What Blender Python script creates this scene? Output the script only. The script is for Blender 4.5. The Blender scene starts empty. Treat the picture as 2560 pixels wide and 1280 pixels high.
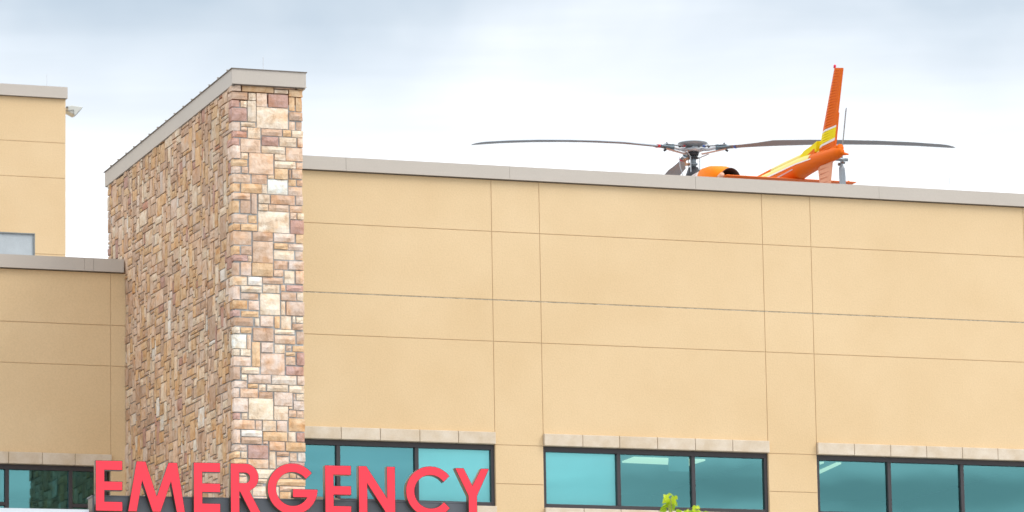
import bpy, bmesh, math, random
from mathutils import Vector, Matrix, noise
rnd = random.Random(7)
S = bpy.context.scene
COL = S.collection

# ------------------------------------------------------------------ camera
YAW, PITCH, ROLL, FPX = .3521014, .17334642, -.01681404, 11383.93
CAMP = Vector((0, 0, 1.6))
fwd = Vector((math.sin(YAW)*math.cos(PITCH), math.cos(YAW)*math.cos(PITCH), math.sin(PITCH)))
r0 = Vector((math.cos(YAW), -math.sin(YAW), 0)); u0 = r0.cross(fwd)
cr, sr = math.cos(ROLL), math.sin(ROLL)
CR = cr*r0 + sr*u0; CU = -sr*r0 + cr*u0
cam = bpy.data.cameras.new('camera'); co = bpy.data.objects.new('camera', cam); COL.objects.link(co)
m = Matrix((CR, CU, -fwd)).transposed().to_4x4(); m.translation = CAMP
co.matrix_world = m
cam.sensor_width = 36; cam.lens = FPX/2560*36; cam.clip_start = .5; cam.clip_end = 3000
cam.dof.use_dof = True; cam.dof.focus_distance = 68; cam.dof.aperture_fstop = 3.2
S.camera = co

# ------------------------------------------------------------------ world, sun, exposure
SUN_AZ, SUN_EL = 58.0, 42.0      # azimuth measured from the facade normal towards +X
W = bpy.data.worlds.new('World'); S.world = W; W.use_nodes = True
nt = W.node_tree; N = nt.nodes; L = nt.links; N.clear()
out = N.new('ShaderNodeOutputWorld'); bg = N.new('ShaderNodeBackground'); bg.inputs['Strength'].default_value = .1
sky = N.new('ShaderNodeTexSky'); sky.sky_type = 'NISHITA'; sky.sun_disc = False
sky.sun_elevation = math.radians(SUN_EL); sky.sun_rotation = math.radians(180-SUN_AZ)
tc = N.new('ShaderNodeTexCoord'); mp = N.new('ShaderNodeMapping'); mp.inputs['Scale'].default_value = (1, 1, 1.15)
mp.inputs['Location'].default_value = (7.7, 1.1, 3.1)
L.new(tc.outputs['Generated'], mp.inputs['Vector'])
nz = N.new('ShaderNodeTexNoise'); nz.inputs['Scale'].default_value = 10.5; nz.inputs['Detail'].default_value = 5
nz.inputs['Roughness'].default_value = .45; nz.inputs['Distortion'].default_value = .25
L.new(mp.outputs['Vector'], nz.inputs['Vector'])
sx = N.new('ShaderNodeSeparateXYZ'); L.new(tc.outputs['Generated'], sx.inputs[0])
el = N.new('ShaderNodeMapRange'); el.inputs['From Min'].default_value = .190; el.inputs['From Max'].default_value = .243
el.inputs['To Min'].default_value = 0; el.inputs['To Max'].default_value = 1; el.interpolation_type = 'LINEAR'
L.new(sx.outputs['Z'], el.inputs['Value'])
ez = N.new('ShaderNodeMapRange'); ez.inputs['From Min'].default_value = .27; ez.inputs['From Max'].default_value = .6
ez.inputs['To Min'].default_value = 1; ez.inputs['To Max'].default_value = .2; ez.interpolation_type = 'SMOOTHSTEP'
L.new(sx.outputs['Z'], ez.inputs['Value'])
em = N.new('ShaderNodeMath'); em.operation = 'MULTIPLY'; L.new(el.outputs[0], em.inputs[0]); L.new(ez.outputs[0], em.inputs[1])
ad = N.new('ShaderNodeMath'); ad.operation = 'MULTIPLY_ADD'; ad.inputs[1].default_value = 3.4; ad.inputs[2].default_value = -.88
L.new(nz.outputs['Fac'], ad.inputs[0])
ml = N.new('ShaderNodeMath'); ml.operation = 'MULTIPLY'; ml.use_clamp = True
L.new(ad.outputs[0], ml.inputs[0]); L.new(em.outputs[0], ml.inputs[1])
mx = N.new('ShaderNodeMix'); mx.data_type = 'RGBA'
mx.inputs['B'].default_value = (1.4, 1.75, 2.1, 1)
L.new(ml.outputs[0], mx.inputs['Factor'])
sm = N.new('ShaderNodeMapping'); sm.inputs['Scale'].default_value = (4.5, 4.5, 55); L.new(tc.outputs['Generated'], sm.inputs['Vector'])
sn = N.new('ShaderNodeTexNoise'); sn.inputs['Scale'].default_value = 2.2; sn.inputs['Detail'].default_value = 4; L.new(sm.outputs[0], sn.inputs['Vector'])
sr_ = N.new('ShaderNodeMapRange'); sr_.inputs['From Min'].default_value = .40; sr_.inputs['From Max'].default_value = .60; L.new(sn.outputs['Fac'], sr_.inputs[0])
sc = N.new('ShaderNodeMix'); sc.data_type = 'RGBA'; sc.inputs['A'].default_value = (3.5, 3.57, 3.64, 1); sc.inputs['B'].default_value = (6.4, 6.4, 6.5, 1)
lo = N.new('ShaderNodeMapRange'); lo.inputs['From Min'].default_value = .178; lo.inputs['From Max'].default_value = .196
lo.inputs['To Min'].default_value = 1; lo.inputs['To Max'].default_value = .12; L.new(sx.outputs['Z'], lo.inputs[0])
lm = N.new('ShaderNodeMath'); lm.operation = 'MULTIPLY'; L.new(sr_.outputs[0], lm.inputs[0]); L.new(lo.outputs[0], lm.inputs[1]); L.new(lm.outputs[0], sc.inputs['Factor']); L.new(sc.outputs['Result'], mx.inputs['A'])
ms = N.new('ShaderNodeMix'); ms.data_type = 'RGBA'; ms.inputs['Factor'].default_value = .93
cz = N.new('ShaderNodeMapRange'); cz.inputs['From Min'].default_value = .25; cz.inputs['From Max'].default_value = 1   # overcast sky: brighter towards the zenith
cz.inputs['To Min'].default_value = 1; cz.inputs['To Max'].default_value = 2.3; L.new(sx.outputs['Z'], cz.inputs['Value'])
cm = N.new('ShaderNodeVectorMath'); cm.operation = 'SCALE'; L.new(mx.outputs['Result'], cm.inputs[0]); L.new(cz.outputs[0], cm.inputs['Scale'])
L.new(sky.outputs[0], ms.inputs['A']); L.new(cm.outputs[0], ms.inputs['B'])
L.new(ms.outputs['Result'], bg.inputs['Color']); L.new(bg.outputs[0], out.inputs['Surface'])

sl = bpy.data.lights.new('sun', 'SUN'); sl.energy = .6; sl.angle = math.radians(30); sl.color = (1, .955, .89)
so = bpy.data.objects.new('sun', sl); COL.objects.link(so)
a, e = math.radians(SUN_AZ), math.radians(SUN_EL)
sd = Vector((math.sin(a)*math.cos(e), -math.cos(a)*math.cos(e), math.sin(e)))
so.rotation_euler = sd.to_track_quat('Z', 'Y').to_euler(); so.location = (0, 0, 60)
S.view_settings.view_transform = 'Standard'; S.view_settings.look = 'None'
S.view_settings.exposure = 1.66; S.view_settings.gamma = 1
S.cycles.max_bounces = 8; S.cycles.transparent_max_bounces = 16

# ------------------------------------------------------------------ helpers
def ray(px, py): return (px-1280)/FPX*CR - (py-640)/FPX*CU + fwd
def on_y(px, py, Y):
    d = ray(px, py); return CAMP + d*(Y/d.y)
def mat(name, base, rough=.6, metal=0, spec=.5):
    m = bpy.data.materials.new(name); m.use_nodes = True
    b = m.node_tree.nodes['Principled BSDF']
    b.inputs['Base Color'].default_value = (*base, 1); b.inputs['Roughness'].default_value = rough
    b.inputs['Metallic'].default_value = metal; b.inputs['Specular IOR Level'].default_value = spec
    return m
def weather(m, amount=.12, scale=2.0, bump=.0, bscale=60, streak=False, dark=None, bdist=.004):
    """mottle the base colour and add fine relief, in world space"""
    t = m.node_tree; n = t.nodes; l = t.links; b = n['Principled BSDF']
    base = tuple(b.inputs['Base Color'].default_value)[:3]
    g = n.new('ShaderNodeNewGeometry'); mpp = n.new('ShaderNodeMapping')
    mpp.inputs['Scale'].default_value = (1, 1, .25 if streak else 1)
    l.new(g.outputs['Position'], mpp.inputs['Vector'])
    x = n.new('ShaderNodeTexNoise'); x.inputs['Scale'].default_value = scale; x.inputs['Detail'].default_value = 6
    x.inputs['Roughness'].default_value = .6
    l.new(mpp.outputs[0], x.inputs['Vector'])
    r = n.new('ShaderNodeValToRGB'); r.color_ramp.elements[0].position = .3; r.color_ramp.elements[1].position = .7
    dk = dark or tuple(c*(1-amount) for c in base)
    r.color_ramp.elements[0].color = (*dk, 1); r.color_ramp.elements[1].color = (*[min(1, c*(1+amount*.5)) for c in base], 1)
    l.new(x.outputs['Fac'], r.inputs['Fac'])
    x2 = n.new('ShaderNodeTexNoise'); x2.inputs['Scale'].default_value = bscale; x2.inputs['Detail'].default_value = 3
    l.new(g.outputs['Position'], x2.inputs['Vector'])
    mm = n.new('ShaderNodeMix'); mm.data_type = 'RGBA'; mm.blend_type = 'MULTIPLY'; mm.inputs['Factor'].default_value = 1
    r2 = n.new('ShaderNodeValToRGB'); r2.color_ramp.elements[0].position = .25; r2.color_ramp.elements[1].position = .65
    v = 1-amount*.9
    r2.color_ramp.elements[0].color = (v, v, v, 1); r2.color_ramp.elements[1].color = (1, 1, 1, 1)
    l.new(x2.outputs['Fac'], r2.inputs['Fac'])
    l.new(r.outputs['Color'], mm.inputs['A']); l.new(r2.outputs['Color'], mm.inputs['B'])
    l.new(mm.outputs['Result'], b.inputs['Base Color'])
    if bump:
        bp = n.new('ShaderNodeBump'); bp.inputs['Strength'].default_value = bump; bp.inputs['Distance'].default_value = bdist
        l.new(x2.outputs['Fac'], bp.inputs['Height']); l.new(bp.outputs[0], b.inputs['Normal'])
    return m

class MB:
    def __init__(s): s.v = []; s.f = []; s.mi = []; s.tint = []; s.smooth = False
    def add(s, vs, fs, mi=0, tint=None):
        o = len(s.v); s.v += [tuple(x) for x in vs]; s.f += [tuple(i+o for i in q) for q in fs]
        s.mi += [mi]*len(fs)
        if tint is not None: s.tint += [tint]*len(vs)
        return s
    def box(s, x0, x1, y0, y1, z0, z1, mi=0):
        vs = [(x, y, z) for x in (x0, x1) for y in (y0, y1) for z in (z0, z1)]
        return s.add(vs, [(0, 1, 3, 2), (4, 6, 7, 5), (0, 4, 5, 1), (2, 3, 7, 6), (0, 2, 6, 4), (1, 5, 7, 3)], mi)
    def tube(s, pts, rad, n=8, mi=0, cap=True, sq=1.0):
        """pts: list of Vectors, rad: radius or list of (a, b) / radius"""
        rings = []
        pts = [Vector(p) for p in pts]
        for i, p in enumerate(pts):
            d = (pts[min(i+1, len(pts)-1)]-pts[max(i-1, 0)]).normalized()
            up = Vector((0, 0, 1)) if abs(d.z) < .95 else Vector((0, 1, 0))
            sx_ = d.cross(up).normalized(); sy_ = sx_.cross(d)
            r = rad[i] if isinstance(rad, (list, tuple)) else rad
            ra, rb = r if isinstance(r, (list, tuple)) else (r, r)
            pw = lambda t: math.copysign(abs(t)**sq, t)
            rings.append([p + sx_*pw(math.cos(2*math.pi*k/n))*ra + sy_*pw(math.sin(2*math.pi*k/n))*rb for k in range(n)])
        vs = [q for r in rings for q in r]; fs = []
        for i in range(len(pts)-1):
            for k in range(n):
                fs.append((i*n+k, i*n+(k+1) % n, (i+1)*n+(k+1) % n, (i+1)*n+k))
        if cap: fs += [tuple(range(n))[::-1], tuple((len(pts)-1)*n+k for k in range(n))]
        return s.add(vs, fs, mi)
    def build(s, name, mats, parent=None, smooth=False, loc=None, bevel=0):
        me = bpy.data.meshes.new(name); me.from_pydata(s.v, [], s.f)
        if not isinstance(mats, (list, tuple)): mats = [mats]
        for k in mats: me.materials.append(k)
        me.polygons.foreach_set('material_index', s.mi)
        if smooth: me.polygons.foreach_set('use_smooth', [True]*len(s.f))
        if s.tint:
            at = me.color_attributes.new('tint', 'FLOAT_COLOR', 'POINT')
            at.data.foreach_set('color', [c for t in s.tint for c in t])
        me.update()
        o = bpy.data.objects.new(name, me); COL.objects.link(o)
        if parent: o.parent = parent
        if loc: o.location = loc
        if bevel:
            b = o.modifiers.new('b', 'BEVEL'); b.width = bevel; b.segments = 2; b.limit_method = 'ANGLE'
        return o
def thing(name, label, cat, loc=(0, 0, 0), group=None, rz=0):
    o = bpy.data.objects.new(name, None); COL.objects.link(o); o.location = loc; o.rotation_euler = (0, 0, rz)
    o['label'] = label; o['category'] = cat
    if group: o['group'] = group
    return o
def structure(o): o['kind'] = 'structure'; return o
def clean_normals(o):
    bm = bmesh.new(); bm.from_mesh(o.data); bmesh.ops.recalc_face_normals(bm, faces=bm.faces); bm.to_mesh(o.data); bm.free()

# ------------------------------------------------------------------ materials
def stucco_mat(name, base):
    m = weather(mat(name, base, .9, 0, .2), .09, .55, .5, 38, dark=(base[0]*.965, base[1]*.935, base[2]*.885))
    return m
STUCCO = stucco_mat('stucco', (.73, .545, .328))
JOINT = mat('stucco_joint', (.64, .48, .30), .9)
CAULK = weather(mat('grey_caulk', (.60, .51, .38), .8), .5, 9)
COPING = weather(mat('coping_metal', (.52, .465, .405), .45, 0, .5), .05, .5)
COPTRIM = mat('coping_edge', (.17, .14, .12), .5)
LINTEL = weather(mat('cast_stone', (.70, .61, .50), .85, 0, .2), .09, 4, .2, 60, dark=(.60, .48, .34))
SILLJ = mat('cast_stone_joint', (.28, .19, .11), .9)
FRAME = mat('bronze_frame', (.042, .036, .04), .45, 0, .5)
MORTAR = weather(mat('mortar', (.50, .52, .52), .95, 0, .2), .2, 8, .5, 40)
ROOF = weather(mat('roof_membrane', (.35, .34, .33), .9), .2, 1)
ROOM = mat('room_paint', (.20, .21, .21), .9)
CEIL = mat('ceiling_tile', (.32, .33, .33), .9)
def shade_mat(name, c): return mat(name, c, .9, 0, .1)
SHADE_L = shade_mat('light_roller_shade', (.86, .88, .88))
SHADE_D = shade_mat('blue_roller_shade', (.03, .15, .24))
LAMP = mat('lamp_panel', (.9, .9, .8), .5)
LAMP.node_tree.nodes['Principled BSDF'].inputs['Emission Color'].default_value = (1, .93, .62, 1)
LAMP.node_tree.nodes['Principled BSDF'].inputs['Emission Strength'].default_value = .2
def glass_mat():
    m = bpy.data.materials.new('teal_glass'); m.use_nodes = True; t = m.node_tree; n = t.nodes; l = t.links; n.clear()
    o = n.new('ShaderNodeOutputMaterial'); mixs = n.new('ShaderNodeMixShader')
    tr = n.new('ShaderNodeBsdfTransparent'); tr.inputs[0].default_value = (.64, .98, .98, 1)
    gl = n.new('ShaderNodeBsdfGlossy'); gl.inputs['Color'].default_value = (.30, .82, .86, 1); gl.inputs['Roughness'].default_value = .02
    fr = n.new('ShaderNodeFresnel'); fr.inputs['IOR'].default_value = 1.5
    mr = n.new('ShaderNodeMapRange'); mr.inputs['To Min'].default_value = .195; mr.inputs['To Max'].default_value = 1
    l.new(fr.outputs[0], mr.inputs[0]); l.new(mr.outputs[0], mixs.inputs[0])
    l.new(tr.outputs[0], mixs.inputs[1]); l.new(gl.outputs[0], mixs.inputs[2])
    g = n.new('ShaderNodeNewGeometry'); x = n.new('ShaderNodeTexNoise'); x.inputs['Scale'].default_value = 1.3; x.inputs['Detail'].default_value = 1
    l.new(g.outputs['Position'], x.inputs['Vector'])
    bp = n.new('ShaderNodeBump'); bp.inputs['Strength'].default_value = .05; bp.inputs['Distance'].default_value = .01
    l.new(x.outputs['Fac'], bp.inputs['Height']); l.new(bp.outputs[0], gl.inputs['Normal'])
    l.new(mixs.outputs[0], o.inputs['Surface']); return m
GLASS = glass_mat()

def stone_mat():
    m = bpy.data.materials.new('split_stone'); m.use_nodes = True; t = m.node_tree; n = t.nodes; l = t.links
    b = n['Principled BSDF']; b.inputs['Roughness'].default_value = .88; b.inputs['Specular IOR Level'].default_value = .2
    at = n.new('ShaderNodeAttribute'); at.attribute_name = 'tint'
    g = n.new('ShaderNodeNewGeometry')
    off = n.new('ShaderNodeMath'); off.operation = 'MULTIPLY'; off.inputs[1].default_value = 40; l.new(at.outputs['Alpha'], off.inputs[0])
    va = n.new('ShaderNodeVectorMath'); va.operation = 'ADD'; l.new(g.outputs['Position'], va.inputs[0]); l.new(off.outputs[0], va.inputs[1])
    x = n.new('ShaderNodeTexNoise'); x.inputs['Scale'].default_value = 7; x.inputs['Detail'].default_value = 5; x.inputs['Roughness'].default_value = .6; x.inputs['Distortion'].default_value = .6
    l.new(va.outputs[0], x.inputs['Vector'])
    r = n.new('ShaderNodeValToRGB'); cr_ = r.color_ramp
    cr_.elements[0].position = .30; cr_.elements[0].color = (.66, .54, .45, 1)
    cr_.elements[1].position = .62; cr_.elements[1].color = (1.08, 1.08, 1.08, 1)
    k = cr_.elements.new(.44); k.color = (.95, .86, .76, 1)
    l.new(x.outputs['Fac'], r.inputs['Fac'])
    mm = n.new('ShaderNodeMix'); mm.data_type = 'RGBA'; mm.blend_type = 'MULTIPLY'; mm.inputs['Factor'].default_value = .85
    l.new(at.outputs['Color'], mm.inputs['A']); l.new(r.outputs['Color'], mm.inputs['B'])
    # rusty veins
    y = n.new('ShaderNodeTexNoise'); y.inputs['Scale'].default_value = 4; y.inputs['Detail'].default_value = 3
    l.new(va.outputs[0], y.inputs['Vector'])
    r3 = n.new('ShaderNodeMapRange'); r3.inputs['From Min'].default_value = .52; r3.inputs['From Max'].default_value = .70; r3.inputs['To Max'].default_value = .6
    l.new(y.outputs['Fac'], r3.inputs[0])
    m2 = n.new('ShaderNodeMix'); m2.data_type = 'RGBA'; m2.blend_type = 'MULTIPLY'; m2.inputs['B'].default_value = (.95, .66, .38, 1)
    l.new(r3.outputs[0], m2.inputs['Factor']); l.new(mm.outputs['Result'], m2.inputs['A'])
    l.new(m2.outputs['Result'], b.inputs['Base Color'])
    z = n.new('ShaderNodeTexNoise'); z.inputs['Scale'].default_value = 22; z.inputs['Detail'].default_value = 6; z.inputs['Roughness'].default_value = .65
    l.new(va.outputs[0], z.inputs['Vector'])
    bp = n.new('ShaderNodeBump'); bp.inputs['Strength'].default_value = .8; bp.inputs['Distance'].default_value = .018
    l.new(z.outputs['Fac'], bp.inputs['Height']); l.new(bp.outputs[0], b.inputs['Normal'])
    return m
STONE = stone_mat()
TINTS = {'C': (.82, .70, .57), 'T': (.74, .57, .45), 'O': (.73, .52, .33), 'B': (.60, .44, .34), 'R': (.57, .37, .32), 'P': (.75, .62, .54), 'W': (.84, .81, .77)}

# ------------------------------------------------------------------ ground
g = MB(); g.add([(-900, -900, 0), (900, -900, 0), (900, 900, 0), (-900, 900, 0)], [(0, 1, 2, 3)])
structure(g.build('ground', weather(mat('asphalt', (.16, .155, .15), .9), .25, .3)))
g = MB(); g.box(-60, 90, 34, 69.9, 0, .14)
structure(g.build('pavement', weather(mat('concrete', (.42, .41, .38), .9), .15, .5)))

# ------------------------------------------------------------------ facade builder
G = .0048
def cells(xs, zs, holes):
    for i in range(len(xs)-1):
        for j in range(len(zs)-1):
            cx, cz = (xs[i]+xs[i+1])/2, (zs[j]+zs[j+1])/2
            if not any(h[0] < cx < h[1] and h[2] < cz < h[3] for h in holes):
                yield xs[i], xs[i+1], zs[j], zs[j+1]
def window(root, x0, x1, z0, z1, Y, mull, parts, rails=None, jw=.05):
    """dark framed ribbon window: frame part with pane / shade sub-parts. parts: list of shade keys per light"""
    f = MB(); yf, yb = Y+.045, Y+.13
    top, bot, mw = .085, .072, .066
    f.box(x0, x0+jw, yf, yb, z0, z1); f.box(x1-jw, x1, yf, yb, z0, z1)
    f.box(x0+jw, x1-jw, yf, yb, z1-top, z1); f.box(x0+jw, x1-jw, yf, yb, z0, z0+bot)
    for c in mull: f.box(c-mw/2, c+mw/2, yf-.004, yb, z0+bot, z1-top)
    # small stop bead stepping the frame in to the glass
    fr = f.build('window', FRAME, root, bevel=.004)
    ed = [x0+jw] + [q for c in mull for q in (c-mw/2, c+mw/2)] + [x1-jw]
    for k in range(len(mull)+1):
        a_, b_ = ed[2*k], ed[2*k+1]
        tilt = rnd.uniform(-.002, .002)
        p = MB(); p.add([(a_, yf+.05, z0+bot), (b_, yf+.05+tilt, z0+bot), (b_, yf+.05+tilt, z1-top), (a_, yf+.05, z1-top)], [(0, 1, 2, 3)])
        p.build('pane', GLASS, fr)
        if parts[k]:
            s = MB(); s.box(a_-.01, b_+.01, yf+.095, yf+.10, z0+bot-.02, z1-top+.05)
            s.build('roller_shade', {'L': SHADE_L, 'D': SHADE_D}[parts[k]], fr)
    return fr
def stone_row(root, xs, z0, z1, Y, name):
    for i in range(len(xs)-1):
        b = MB(); pr = .062+rnd.uniform(-.002, .002)
        b.box(xs[i]+.004, xs[i+1]-.004, Y-pr, Y+.09, z0, z1)
        b.build(name, LINTEL, root, bevel=.008)
    j = MB(); j.box(xs[0]+.01, xs[-1]-.01, Y-.05, Y+.085, z0+.004, z1-.004); j.build('mortar_joint', SILLJ, root)
def room(root, x0, x1, Y, z0=9.7, z1=11.5, depth=6):
    b = MB(); y0, y1 = Y+.305, Y+depth
    b.box(x0, x1, y0, y1, z0-.05, z0, 0); b.box(x0, x1, y0, y1, z1, z1+.05, 1); b.box(x0, x1, y1, y1+.05, z0, z1, 0)
    b.box(x0-.05, x0, y0, y1, z0, z1, 0); b.box(x1, x1+.05, y0, y1, z0, z1, 0)
    return b.build('room_interior', [ROOM, CEIL], root)
def lamp(root, pts, z=11.5):
    b = MB(); n = len(pts); zs = (z-.004, z-.03)
    vs = [(p[0], p[1], q) for q in zs for p in pts]
    b.add(vs, [tuple(range(n, 2*n))] + [(i, (i+1) % n, n+(i+1) % n, n+i) for i in range(n)])
    return b.build('ceiling_light', LAMP, root)
def facade(root, Y, xs, zs, holes, caulk_z, x_clip=None, skin_x=None):
    for (a_, b_, c_, d_) in cells(xs, zs, holes):
        p = MB(); p.box(a_+G, b_-G, Y, Y+.05, c_+(G*1.2 if abs(c_-caulk_z) < .01 else G), d_-(G*1.2 if abs(d_-caulk_z) < .01 else G))
        p.build('stucco_panel', STUCCO, root, bevel=.005)
    s = MB()
    for (a_, b_, c_, d_) in cells(xs, zs, holes): s.box(a_, b_, Y+.012, Y+.3, c_, d_)
    s.build('wall', JOINT, root)
    c = MB(); c.box(xs[0], xs[-1], Y+.004, Y+.011, caulk_z-.008, caulk_z+.008)
    c.build('sealant_joint', CAULK, root)
def coping(root, x0, x1, y0, y1, z0, z1, joints, ends=True):
    """metal fascia in sections with hairline seams and a darker drip edge"""
    xs = [x0]+joints+[x1]
    for i in range(len(xs)-1):
        b = MB(); o = .0015*(i % 2)
        b.box(xs[i]+.002, xs[i+1]-.002, y0-o, y1, z0, z1); b.box(xs[i]+.002, xs[i+1]-.002, y0-.012-o, y0-o-.0005, z0, z0+.016)
        b.build('coping_section', COPING, root)
    b = MB(); b.box(x0+.01, x1-.01, y0+.012, y0+.03, z0-.006, z0-.001); b.build('drip_edge', COPTRIM, root)

# ---- main building
ZC = [0, 4.2, 8.4, 9.3, 10.28, 10.84, 11.485, 11.69, 13.21, 13.907, 15.057, 15.932]
main = thing('hospital_building', 'long tan stucco hospital block with grey parapet coping and a row of teal glass windows', 'building')
bays = [(21.46, 25.365), (26.215, 30.255), (31.15, 35.19), (36.04, 40.08), (40.97, 45.01)]
xs = [q for b in bays for q in b] + [46]
winz = (10.465, 11.485)
holes = []
for k, (a_, b_) in enumerate(bays):
    holes.append((a_, b_ if k else b_, 10.28, 11.69))
# panel grid: piers and bays get their own rows
def bayfacade():
    rows_bay = [0, 4.2, 9.3, 10.28, 11.69, 13.21, 13.907, 15.057, 15.932]
    rows_pier = [0, 4.2, 9.3, 10.84, 11.485, 13.21, 13.907, 15.057, 15.932]
    edges = sorted(set(xs)); skin = MB()
    for i in range(len(edges)-1):
        a_, b_ = edges[i], edges[i+1]; isbay = any(abs(a_-q[0]) < .01 for q in bays)
        rows = rows_bay if isbay else rows_pier
        for j in range(len(rows)-1):
            if isbay and rows[j] == 10.28: continue
            c_, d_ = rows[j], rows[j+1]
            p = MB(); g0 = .009 if c_ == 13.907 else G; g1 = .009 if d_ == 13.907 else G
            p.box(a_+G, b_-G, 70, 70.05, c_+g0, d_-g1)
            p.build('stucco_panel', STUCCO, main, bevel=.004)
            skin.box(a_, b_, 70.012, 70.3, c_, d_)
    skin.build('wall', JOINT, main)
bayfacade()
c = MB(); c.box(21.46, 46, 70.0045, 70.0115, 13.9, 13.914); c.build('sealant_joint', CAULK, main)
joints = [on_y(x, 400, 69.94).x for x in (865, 1273.5, 1737.5, 2195)]
joints += [joints[-1]+3.35*k for k in range(1, 4)]
coping(main, 21.35, 46.1, 69.94, 70.3, 15.94, 16.167, joints)
b = MB(); b.box(21.3, 46, 70.3, 96, 15.1, 15.2); b.build('roof', ROOF, main)
b = MB(); b.box(45.7, 46, 70.3, 96, 0, 15.93); b.box(21.3, 46, 96, 96.3, 0, 15.93); b.build('rear_wall', STUCCO, main)
for k, (a_, b_) in enumerate(bays):
    w0 = a_
    n = 6; stx = [w0+(b_-w0)*i/n for i in range(n+1)]
    if k == 0: stx = [21.5]+[on_y(x, 1080, 70).x for x in (850.1, 947.9, 1046.5, 1143)]+[b_]
    if k == 1: stx = [a_-.003]+[on_y(x, 1100, 70).x for x in (1453.8, 1545.9, 1640.3, 1734.8, 1828)]+[b_+.01]
    stone_row(main, stx, 11.49, 11.688, 70, 'lintel_stone')
    stone_row(main, stx, 10.285, 10.46, 70, 'sill_stone')
    mm = {0: [on_y(846, 1180, 70.05).x, on_y(1042, 1180, 70.05).x], 1: [on_y(1547, 1190, 70.05).x, on_y(1733.5, 1190, 70.05).x],
          2: [on_y(2223.5, 1200, 70.05).x, on_y(2405.3, 1200, 70.05).x]}.get(k, [a_+1.36, a_+2.68])
    window(main, a_+.003, b_-.003, 10.463, 11.488, 70, mm, {0: ['D', 'D', 'L'], 1: ['L', '', ''], 2: ['', '', '']}.get(k, ['', 'L', '']), jw=.055)
    room(main, a_-.3, b_+.3, 70)
def seen_ceiling(px, py, z=11.49):
    d = ray(px, py); q = CAMP+d*((z-1.6)/d.z); return (q.x, q.y)
lamp(main, [seen_ceiling(*q) for q in ((1555, 1154), (1584, 1143), (1671, 1146), (1670, 1159))])
lamp(main, [seen_ceiling(*q) for q in ((1718, 1148), (1716, 1160), (1722, 1162), (1763, 1149))])
lamp(main, [seen_ceiling(*q) for q in ((2049, 1176), (2091, 1157), (2103, 1157), (2049, 1182))])
lamp(main, [seen_ceiling(*q) for q in ((2049, 1156), (2060, 1155), (2050, 1159))])
# a hanging partition panel behind the middle window
b = MB(); b.box(28.86, 29.22, 71.0, 71.03, 11.27, 11.49); b.build('ceiling_bulkhead', mat('bulkhead_paint', (.30, .45, .48), .8), main)

# ---- wing left of the tower
WY = 74.15
wing = thing('hospital_wing', 'lower tan stucco wing with grey coping left of the stone tower', 'building')
def wingf():
    rows = {0: [0, 4.2, 9.3, 10.28, 11.69, 13.21, 13.907, 14.815], 1: [0, 4.2, 9.3, 10.84, 13.21, 13.907, 14.815]}
    skin = MB(); X = [8.2, 12.3, 13.1, 15.0, 19.95, 20.6]
    for i in range(len(X)-1):
        bay = i in (0, 3)
        r_ = rows[0] if bay or i == 2 else rows[1]
        for j in range(len(r_)-1):
            if (bay or i == 2) and r_[j] == 10.28: continue
            p = MB(); g0 = .009 if r_[j] == 13.907 else G
            if i in (2, 3) and i == 2: continue
            a_ = 13.1 if i == 3 else X[i]
            p.box(a_+G, X[i+1]-G, WY, WY+.05, r_[j]+g0, r_[j+1]-G); p.build('stucco_panel', STUCCO, wing, bevel=.004)
            skin.box(a_, X[i+1], WY+.012, WY+.3, r_[j], r_[j+1])
    skin.build('wall', JOINT, wing)
wingf()
coping(wing, 8.1, 20.17, WY-.06, WY+.3, 14.823, 15.05, [on_y(x, 650, WY-.06).x-.0 for x in (-400, 211, 234)])
b = MB(); b.box(8.2, 20.15, WY+.3, 84, 14.5, 14.6); b.build('roof', ROOF, wing)
b = MB(); b.box(8.2, 8.5, WY+.3, 84, 0, 14.8); b.box(8.2, 20.15, 84, 84.3, 0, 14.5); b.build('rear_wall', STUCCO, wing)
stx = [on_y(x, 1140, WY).x for x in (-306, -225, -143, -62, 19.5, 104, 186, 278)]
stone_row(wing, stx, 11.49, 11.688, WY, 'lintel_stone'); stone_row(wing, stx, 10.285, 10.46, WY, 'sill_stone')
window(wing, 15.3, 19.90, 10.463, 11.488, WY, [on_y(-165, 1200, WY).x, on_y(19.5, 1200, WY).x, on_y(178.5, 1200, WY).x], ['', '', '', ''], jw=.075)
b = MB()
for (p0, p1) in ((-165, 19.5), (178.5, 262)):
    x0_, x1_ = on_y(p0, 1260, WY).x+.03, on_y(p1, 1260, WY).x-.03
    b = MB(); b.box(x0_, x1_, WY+.05, WY+.12, 10.79, 10.85); b.build('window_rail', FRAME, wing)
room(wing, 13.2, 20.1, WY, depth=5)
b = MB(); b.box(13.1, 15.3, WY+.01, WY+.28, 10.28, 11.69); b.build('wall', STUCCO, wing)

# ---- rear penthouse block
rear = thing('rooftop_penthouse', 'tall tan stucco rooftop block rising behind the wing at the left edge', 'building')
RY = 86
xr = on_y(164, 400, RY).x
zr = [14.4, 17.245, 18.78, 19.49, 20.385]
for i in range(4):
    p = MB(); p.box(14+G, xr, RY, RY+.05, zr[i]+G, zr[i+1]-G); p.build('stucco_panel', STUCCO, rear, bevel=.004)
b = MB(); b.box(14, xr-.012, RY+.012, RY+5, 14.4, 20.39); b.build('wall', JOINT, rear)
b = MB(); b.box(xr-.011, xr-.001, RY+.051, RY+5, 14.4, 20.39); b.build('side_wall', STUCCO, rear)
coping(rear, 13.9, xr+.03, RY-.05, RY+5.05, 20.39, 20.62, [on_y(-300, 220, RY).x])

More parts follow.
